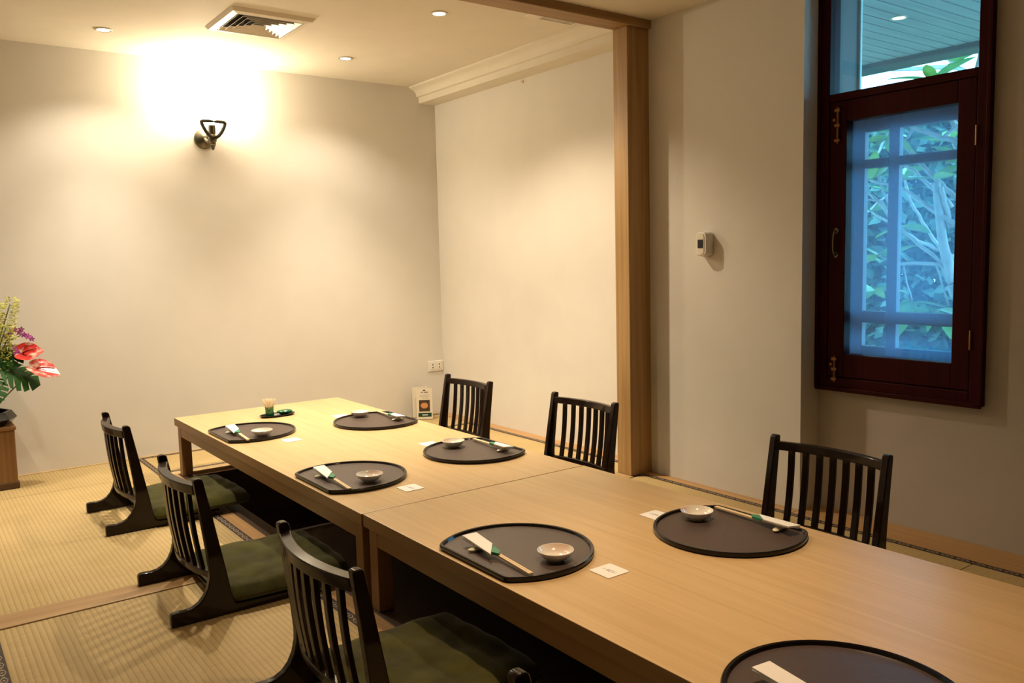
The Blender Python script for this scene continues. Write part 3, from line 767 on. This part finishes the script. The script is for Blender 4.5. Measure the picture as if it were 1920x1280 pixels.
def bowl_proto():
    t = thing('sauce_bowl', '', 'bowl')
    prof = [(.0001, .003), (.017, .003), (.018, 0), (.021, 0), (.022, .003), (.032, .0075), (.040, .0145), (.0450, .0230), (.0460, .0262), (.0448, .0262), (.0400, .0185), (.031, .0110), (.015, .0065), (.0001, .006)]
    m, tt, b = new_mat('blush_glaze')
    tc = nd(tt, 'ShaderNodeTexCoord'); sp = nd(tt, 'ShaderNodeSeparateXYZ'); tt.links.new(tc.outputs['Object'], sp.inputs[0])
    mr = nd(tt, 'ShaderNodeMapRange'); mr.inputs[1].default_value = .018; mr.inputs[2].default_value = .058
    tt.links.new(sp.outputs['X'], mr.inputs[0])
    ns = nd(tt, 'ShaderNodeTexNoise'); ns.inputs['Scale'].default_value = 500; tt.links.new(tc.outputs['Object'], ns.inputs['Vector'])
    r = nd(tt, 'ShaderNodeValToRGB'); e = r.color_ramp.elements; e[0].color = (.82, .78, .69, 1); e[1].color = (.72, .42, .30, 1)
    tt.links.new(mr.outputs[0], r.inputs['Fac'])
    mx = nd(tt, 'ShaderNodeMix', data_type='RGBA', blend_type='MULTIPLY'); mx.inputs[0].default_value = .15
    tt.links.new(r.outputs['Color'], mx.inputs[6]); tt.links.new(ns.outputs['Fac'], mx.inputs[7]); tt.links.new(mx.outputs[2], b.inputs['Base Color'])
    b.inputs['Roughness'].default_value = .16; b.inputs['Coat Weight'].default_value = .5
    build('bowl_body', MB().lathe(prof, 40), m, t, smooth=True)
    build('lip', MB().lathe([(.0445, .0255), (.0452, .0270), (.0463, .0270), (.0466, .0255)], 40, closed=True), plain('pale_lip', (.80, .74, .68), .2, coat=.4), t, smooth=True)
    return t
def chop_proto():
    """pair of chopsticks in a folded white sleeve; sleeve end at +y, bare ends at -y"""
    t = thing('chopsticks', '', 'chopsticks')
    for s in (-1, 1):
        mb = MB().sweep([(s*.0030, .085, .0125), (s*.0030, -.03, .0072), (s*.0034, -.182, .0028)], (1, 0, 0), (0, 0, 1), .0029, .0028)
        build('stick', mb, M['stick'], t, bevel=.0008)
    def zs(y): return .0118+.052*(y+.035)
    top = [(-.021, .114), (.020, .108), (.015, .018), (-.024, -.036)]
    vs = [(x, y, zs(y)+.0042+x*.06) for x, y in top]+[(x*.96, y, zs(y)-.0012+x*.06) for x, y in top]
    build('paper_sleeve', MB().add(vs, [(0,1,2,3), (7,6,5,4), (0,4,5,1), (1,5,6,2), (2,6,7,3), (3,7,4,0)]), M['paper'], t, bevel=.0012)
    fl = [(-.022, .112), (-.019, .112), (-.006, .075), (-.020, .060)]
    vs = [(x, y, zs(y)-.0015) for x, y in fl]+[(x, y-.004, zs(y)-.0085) for x, y in fl]
    build('sleeve_fold', MB().add(vs, [(0,1,2,3), (7,6,5,4), (0,4,5,1), (1,5,6,2), (2,6,7,3), (3,7,4,0)]), M['paper'], t)
    gp = [(-.015, -.024), (.012, .010), (.009, -.030), (-.004, -.046)]
    vs = [(x, y, zs(y)+.0032) for x, y in gp]+[(x, y, zs(y)-.0045) for x, y in gp]
    build('green_band', MB().add(vs, [(0,1,2,3), (7,6,5,4), (0,4,5,1), (1,5,6,2), (2,6,7,3), (3,7,4,0)]), M['greenband'], t, bevel=.0008)
    return t
def rest_proto():
    t = thing('chopstick_rest', '', 'chopstick rest')
    mb = MB(); vs = []; n = 14
    for i in range(n+1):
        u = -1+2*i/n; r = .0085*math.sqrt(max(0, 1-u**4))+.0003
        for k in range(10):
            a = 2*PI*k/10; vs.append((.036*u, r*1.2*math.cos(a)+.004*u*u, .0045+.0014*abs(u)+r*.5*math.sin(a)))
    mb.add(vs, [(i*10+k, i*10+(k+1) % 10, (i+1)*10+(k+1) % 10, (i+1)*10+k) for i in range(n) for k in range(10)]+[tuple(range(10)), tuple(n*10+k for k in range(10))])
    build('rest_body', mb, M['rest'], t, smooth='all'); return t
def coaster_proto():
    t = thing('paper_coaster', '', 'coaster')
    h, r = .0355, .006; pts = []
    for cx, cy, a0 in ((h-r, h-r, 0), (-h+r, h-r, PI/2), (-h+r, -h+r, PI), (h-r, -h+r, 1.5*PI)):
        for i in range(5): a = a0+i/4*PI/2; pts.append((cx+r*math.cos(a), cy+r*math.sin(a)))
    build('card', MB().prism(pts, .0003, .0018, 'z'), M['paper'], t)
    # brush-written characters: two small strokes groups and one larger in a line
    def stroke(a, b, w, mat='ink'):
        a = Vector((*a, 0)); b = Vector((*b, 0)); d = (b-a).normalized(); e = Vector((-d.y, d.x, 0))*w
        vs = [a-e, b-e, b+e, a+e]
        build('brush_stroke', MB().add([(v.x, v.y, .0018) for v in vs]+[(v.x, v.y, .00195) for v in vs], [(3,2,1,0), (4,5,6,7), (0,1,5,4), (1,2,6,5), (2,3,7,6), (3,0,4,7)]), M[mat], t)
    for a, b, w, m in (((-.006, .004), (.007, .005), .0010, 'ink'), ((0, .010), (-.001, -.004), .0010, 'ink'), ((-.007, -.004), (.006, -.005), .0009, 'ink'), ((.002, -.001), (.007, -.008), .0008, 'ink'),
                       ((-.005, .016), (.005, .017), .0008, 'inklight'), ((-.004, .021), (.003, .021), .0007, 'inklight'), ((-.005, -.014), (.006, -.013), .0009, 'ink'), ((0, -.010), (.001, -.019), .0007, 'inklight'), ((-.004, -.022), (.005, -.023), .0007, 'inklight')):
        stroke(a, b, w, m)
    return t
P = dict(tray=tray_proto(), bowl=bowl_proto(), chop=chop_proto(), rest=rest_proto(), coast=coaster_proto())
used = set()
def place(k, loc, rz, label, group):
    o = P[k] if k not in used else copy_tree(P[k]); used.add(k)
    o.location = loc; o.rotation_euler = (0, 0, rz); tag(o, label, None, group)
# (side, tray centre, bowl xy, sleeve pivot (y -0.05 of the set), coaster xy, where)
sets = [('L', (1.250, 3.742), (1.267, 3.619), (1.188, 3.722), (1.343, 3.472), 'at the far left, by the toothpicks'),
        ('L', (1.250, 2.705), (1.279, 2.596), (1.180, 2.705), (1.355, 2.446), 'on the left, behind the table joint'),
        ('L', (1.252, 1.712), (1.289, 1.590), (1.182, 1.720), (1.352, 1.461), 'at the front table\'s left edge'),
        ('L', (1.248, .765), None, (1.186, .785), None, 'at the bottom right edge of the picture'),
        ('R', (1.818, 3.585), (1.801, 3.731), (1.897, 3.580), (1.752, 3.850), 'at the far right, by the menus'),
        ('R', (1.818, 2.742), (1.785, 2.850), (1.894, 2.710), (1.755, 2.990), 'facing the chair left of the post'),
        ('R', (1.802, 1.462), (1.807, 1.580), (1.902, 1.425), (1.760, 1.697), 'facing the chair below the window')]
for side, tc_, bw, ch, co, where in sets:
    rz = 0 if side == 'L' else PI
    s = 1 if side == 'L' else -1
    place('tray', (*tc_, ZT), rz, 'black half-moon lacquer tray '+where, 'half-moon trays')
    if bw: place('bowl', (*bw, ZT+.008), .6 if side == 'L' else 2.2, 'small cream and pink sauce bowl '+where, 'sauce bowls')
    z = ZT+.0085
    place('rest', (ch[0], ch[1]+s*.055, z), .15 if side == 'L' else PI+.15, 'cream bean-shaped chopstick rest '+where, 'chopstick rests')
    place('chop', (ch[0], ch[1]+s*.0, z+.004), (-.06 if side == 'L' else PI-.10), 'wooden chopsticks in a white paper sleeve '+where, 'chopstick sets')
    if co: place('coast', (*co, ZT), 0 if side == 'L' else PI, 'square white paper coaster '+where, 'paper coasters')

# ------------------------------------------------------------------ toothpick set
ang = math.atan2(4.051-4.128, 1.594-1.428)+.42
t = thing('small_oval_tray', 'small dark oval tray under the toothpick cup at the far end', 'tray', (1.514, 4.086, ZT), ang)
def oval(rx, ry, z, n=40): return [(rx*(abs(math.cos(a))**.75)*(1 if math.cos(a) >= 0 else -1), ry*math.sin(a), z) for a in [2*PI*i/n for i in range(n)]]
rings = [oval(.078, .036, .0005), oval(.090, .045, .008), oval(.091, .046, .011), oval(.088, .043, .011), oval(.080, .037, .005)]
n = 40; mb = MB().add([p for r in rings for p in r], [(i*n+k, i*n+(k+1) % n, (i+1)*n+(k+1) % n, (i+1)*n+k) for i in range(4) for k in range(n)]+[tuple(range(n)), tuple(4*n+k for k in range(n))])
build('tray_body', mb, M['trayrim'], t, smooth=True)
def rot(dx, dy): return (1.514+dx*math.cos(ang)-dy*math.sin(ang), 4.086+dx*math.sin(ang)+dy*math.cos(ang))
cx, cy = rot(-.04, .0)
t = thing('toothpick_cup', 'small green glazed cup holding toothpicks', 'cup', (cx, cy, ZT+.0055))
build('cup_body', MB().lathe([(.0001, 0), (.020, 0), (.022, .003), (.0205, .025), (.0215, .047), (.0205, .047), (.0185, .025), (.018, .004), (.0001, .004)], 28), M['greenglaze'], t, smooth=True)
mb = MB(); random.seed(5)
for i in range(90):
    a = random.uniform(0, 2*PI); r = math.sqrt(random.random()); a2 = a+random.uniform(-.3, .3)
    p0 = (.011*r*math.cos(a), .011*r*math.sin(a), .006); p1 = (.035*r*math.cos(a2), .035*r*math.sin(a2), .084+random.uniform(-.002, .003))
    mb.tube([p0, p1], [.0011, .0011], 5)
o = build('toothpicks', mb, M['tooth'], loc=(cx, cy, ZT+.0055)); tag(o, 'bundle of pale toothpicks fanning out of the green cup', 'toothpicks', kind='stuff')
gx, gy = rot(.038, .002)
t = thing('green_dish', 'green glazed lens-shaped dish beside the toothpick cup', 'dish', (gx, gy, ZT+.0055), ang)
rings = [oval(.02, .014, 0), oval(.026, .018, .004), oval(.040, .026, .012), oval(.041, .027, .0145), oval(.036, .023, .019), oval(.022, .014, .0225)]
mb = MB().add([p for r in rings for p in r], [(i*n+k, i*n+(k+1) % n, (i+1)*n+(k+1) % n, (i+1)*n+k) for i in range(5) for k in range(n)]+[tuple(range(n)), tuple(5*n+k for k in range(n))])
build('dish_body', mb, M['greenglaze'], t, smooth='all')

# ------------------------------------------------------------------ menu stands on the floor in the corner
def menu(loc, rz, label, printed):
    t = thing('menu_stand', label, 'menu', loc, rz, 'folded menu stands')
    # tent card: two leaning panels
    h, w = .205, .108
    for s in (-1, 1):
        prof = [(s*.020, .0), (s*.0175, 0), (s*.0005, h), (s*.003, h)]
        o = build('card_panel', MB().prism([(x, z) for x, z in prof], -w/2, w/2, 'x'), M['menucard'], t)
        o.name = 'card_panel'
    build('card_base', MB().prism([(-.017, 0), (.017, 0), (.017, .0025), (-.017, .0025)], -w/2+.002, w/2-.002, 'x'), M['menucard'], t)
    if printed:
        k = math.hypot(.025, h)
        def on(u, v, off=.0012):   # panel coordinates -> local (front panel faces -y)
            f = v/h; y = -.020+f*.017-off; return (u, y, v)
        def patch(name, u0, u1, v0, v1, mat, off=.0007):
            vs = [on(u0, v0, off), on(u1, v0, off), on(u1, v1, off), on(u0, v1, off)]
            build(name, MB().add(vs+[(x, y+.0006, z) for x, y, z in vs], [(0,1,2,3), (7,6,5,4), (0,4,5,1), (1,5,6,2), (2,6,7,3), (3,7,4,0)]), M[mat], t)
        patch('print_photo', -.036, .036, .052, .128, 'menudark')
        mb = MB(); pts = [on(.025*math.cos(a), .091+.019*math.sin(a), .0012) for a in [2*PI*i/24 for i in range(24)]]
        mb.add(pts+[(x, y+.0008, z) for x, y, z in pts], [tuple(range(24)), tuple(range(24, 48))]+[(i, (i+1) % 24, 24+(i+1) % 24, 24+i) for i in range(24)])
        build('print_dish', mb, M['menufood'], t)
        patch('print_band', -.042, .046, .016, .042, 'menugreen'); patch('print_line', -.016, .022, .026, .031, 'paper', .0012)
        patch('print_mark', -.008, .008, .190, .196, 'black')
        for u0, u1, v in ((-.022, -.008, .176), (.0, .026, .176)): patch('print_word', u0, u1, v, v+.007, 'ink')
        for u0, u1, v in ((-.03, .034, .160), (-.03, .03, .150), (-.01, .003, .138), (.008, .024, .138)): patch('print_line', u0, u1, v, v+.0035, 'inklight')
menu((2.806, 4.828, .0035), -.585, 'upright menu card with a food photo and green band, in the corner', True)
menu((2.818, 4.905, .0035), -.50, 'plain-looking menu card tucked behind the printed one in the corner', False)

# ------------------------------------------------------------------ flower stand and flowers
t = thing('flower_stand', 'brown wooden flower stand against the back wall at the left edge', 'stand', (.22, 4.674, 0))
build('body', MB().prism([(-.19, .03), (.195, .03), (.197, .29), (-.19, .29)], 0, .27, 'y'), M['cabinet'], t, bevel=.003)
build('plinth', MB().box((-.195, -.004, .002), (.201, .274, .032)), M['cabdark'], t, bevel=.003)
build('top_board', MB().box((-.20, -.008, .29), (.203, .276, .307)), M['cabinet'], t, bevel=.002)
t = thing('flower_vessel', 'low black lacquered vessel on the wooden flower stand', 'vase', (.29, 4.80, .3075))
build('vessel_body', MB().lathe([(.0001, 0), (.125, 0), (.155, .030), (.132, .066), (.120, .066), (.140, .030), (.11, .012), (.0001, .012)], 8), M['trayrim'], t, bevel=.002)
build('pin_holder', MB().lathe([(.0001, .012), (.04, .012), (.04, .03), (.0001, .03)], 20), M['iron'], t)
ROOT = Vector((.29, 4.80, .34))
def stem(parent, base, tip, r=.004, sag=.0):
    b = Vector(base); e = Vector(tip); pts = []
    for i in range(9):
        u = i/8; p = b.lerp(e, u)+Vector((0, 0, sag*math.sin(PI*u))); pts.append(p)
    return build('stem', MB().tube(pts, r, 7), M['stem'], parent, smooth='all')
def anthurium(tip, direction, normal, label, size):
    tip = Vector(tip); t = thing('anthurium', label, 'flower', tuple(ROOT+Vector((.01, 0, -.02))), 0, 'red anthuriums'); R0 = t.location
    d = Vector(direction).normalized(); nrm = Vector(normal); nrm = (nrm-d*nrm.dot(d)).normalized(); s = nrm.cross(d)
    vs = []; nr, na = 7, 36
    for i in range(nr+1):
        for k in range(na):
            a = 2*PI*k/na; rho = i/nr
            # heart outline around the attachment point
            r = (.55+.45*math.cos(a/2)**2)*(1-.30*math.exp(-((a-PI)/.35)**2))
            if abs(a) < .4 or abs(a-2*PI) < .4: r *= 1+.22*(1-min(a, 2*PI-a)/.4)
            x = r*math.cos(a)*rho*size*.72; y = r*math.sin(a)*rho*size*.62
            z = .10*size*rho*rho-.05*size*math.cos(2*a)*rho*rho-(.10*size if i else 0)*math.exp(-(y/(.06*size))**2)*.25
            vs.append(tip-R0+d*x+s*y+nrm*z)
    fs = [(i*na+k, i*na+(k+1) % na, (i+1)*na+(k+1) % na, (i+1)*na+k) for i in range(nr) for k in range(na)]
    mb = MB().add(vs, fs); mb.add([v-nrm*.0015 for v in vs], [f[::-1] for f in fs])
    build('spathe', mb, M['anth'], t, smooth='all')
    p = tip-R0+nrm*.004
    build('spadix', MB().tube([p, p+d*.25*size+nrm*.16*size, p+d*.60*size+nrm*.26*size], [.0045, .0042, .0022], 8), M['spadix'], t, smooth='all')
    stem(t, (0, 0, 0), tip-R0-nrm*.003, .003, .02)
anthurium((.485, 4.73, .655), (1, -.25, .05), (-.25, -.75, .65), 'upper red anthurium with pale speckled patches', .105)
anthurium((.535, 4.70, .575), (.95, -.30, -.42), (.25, -.62, .75), 'lower red anthurium pointing outwards and down', .125)

def monstera(tip, direction, normal, size, label):
    t = thing('monstera_leaf', label, 'leaf', tuple(ROOT+Vector((-.01, .01, -.02))), 0, 'dark green monstera leaves'); R0 = Vector(t.location)
    d = Vector(direction).normalized(); nrm = Vector(normal); nrm = (nrm-d*nrm.dot(d)).normalized(); s = nrm.cross(d)
    base = Vector(tip)-R0
    def P(u, v):
        z = -.35*size*(v*v)-.18*size*u*u+.04*size
        return base+d*(u*size)+s*(v*size)+nrm*z
    mb = MB()
    # strips (lobes) curving out from the midrib on both sides, slits between the outer halves
    nl = 6
    def width(u): return .52*math.sin(PI*min(1, max(0, (u+.12)/1.12)))**.6
    for sd in (-1, 1):
        for i in range(nl):
            u0, u1 = i/nl, (i+1)/nl
            for k in range(6):
                f0, f1 = k/6, (k+1)/6
                def edge(u, f, side):
                    gap = .0 if f < .4 else .035*(f-.4)/.6
                    w = width(u); return (u+.22*f*f*.8*(1-u*.3)-.04+side*gap, sd*w*f)
                a = P(*edge(u0, f0, 1 if i else 0)); b = P(*edge(u1, f0, -1 if i < nl-1 else 0)); c = P(*edge(u1, f1, -1 if i < nl-1 else 0)); e = P(*edge(u0, f1, 1 if i else 0))
                mb.add([a, b, c, e], [(0,1,2,3)]); mb.add([q-nrm*.001 for q in (a, b, c, e)], [(3,2,1,0)])
    build('blade', mb, M['leaf'], t, smooth='all')
    build('midrib', MB().tube([P(i/8*.98, 0)+nrm*.0006 for i in range(9)], [.003*(1-i/9) +.0006 for i in range(9)], 6), M['stem'], t)
    stem(t, (0, 0, 0), P(0, 0)-nrm*.001, .0035, .02)
monstera((.36, 4.74, .60), (1, -.15, -.42), (.3, -.55, .75), .20, 'low monstera leaf with slits, under the anthuriums')
monstera((.34, 4.76, .60), (.75, -.1, .45), (-.45, -.65, .55), .16, 'monstera leaf rising behind the upper anthurium')
monstera((.30, 4.72, .58), (.1, -.5, -.45), (0, -.6, .8), .18, 'monstera leaf hanging over the front of the vessel')

t = thing('orchid_spray', 'spray of small magenta orchids above the anthuriums', 'flower', tuple(ROOT+Vector((0, .02, -.02)))); R0 = Vector(t.location)
pts = [Vector((0, 0, 0)), Vector((.05, -.02, .22)), Vector((.13, -.05, .39)), Vector((.20, -.07, .425)), Vector((.235, -.08, .405))]
build('stem', MB().tube(pts, [.003, .003, .0025, .002, .0015], 6), M['stem'], t, smooth='all')
random.seed(9)
def petal_flower(parent, c, nrm, size):
    nrm = Vector(nrm).normalized(); e = nrm.orthogonal().normalized(); g = nrm.cross(e); mb = MB(); c = Vector(c)
    for k in range(5):
        a = 2*PI*k/5; u = e*math.cos(a)+g*math.sin(a); w = e*-math.sin(a)+g*math.cos(a)
        vs = [c, c+u*size*.5+w*size*.30+nrm*size*.12, c+u*size+nrm*size*.05, c+u*size*.5-w*size*.30+nrm*size*.12]
        mb.add(vs, [(0,1,2,3)]); mb.add([q-nrm*.0008 for q in vs], [(3,2,1,0)])
    mb.tube([c, c+nrm*size*.4], [size*.14, size*.05], 6)
    build('blossom', mb, M['orchid'], parent)
for p in ((.150, -.06, .430), (.168, -.07, .452), (.186, -.075, .438), (.205, -.085, .425), (.222, -.085, .415), (.238, -.085, .402), (.135, -.07, .418), (.165, -.085, .345), (.178, -.085, .330), (.160, -.08, .365), (.196, -.08, .452)):
    petal_flower(t, p, (random.uniform(-.2, .6), -1, random.uniform(-.2, .5)), random.uniform(.015, .021))
def goldenrod(tip, label):
    t = thing('goldenrod', label, 'flower', tuple(ROOT+Vector((-.02, .02, -.02))), 0, 'yellow-green goldenrod stems'); R0 = Vector(t.location); tip = Vector(tip)-R0
    stem(t, (0, 0, 0), tip*.97, .003, .01)
    mb = MB()
    for i in range(620):
        u = random.uniform(.52, 1.0); p = tip*u; a = random.uniform(0, 2*PI); rr = .075*(1.06-u)**.5*random.uniform(.2, 1.0)*1.5
        q = p+Vector((math.cos(a)*rr, math.sin(a)*rr, random.uniform(-.015, .025)-rr*.15))
        dd = Vector((math.cos(a), math.sin(a), random.uniform(-.2, .8))).normalized(); e = dd.orthogonal().normalized()
        l = random.uniform(.010, .022); mb.add([q, q+dd*l*.5+e*.0035, q+dd*l, q+dd*l*.5-e*.0035], [(0,1,2,3)])
    o = build('florets', mb, M['golden'], t); o['kind'] = 'stuff'
goldenrod((.455, 4.76, .915), 'taller goldenrod stem at the top of the flower arrangement')
goldenrod((.385, 4.74, .90), 'goldenrod stem cut off by the left picture edge')
goldenrod((.425, 4.72, .80), 'shorter goldenrod stem beside the magenta orchids')
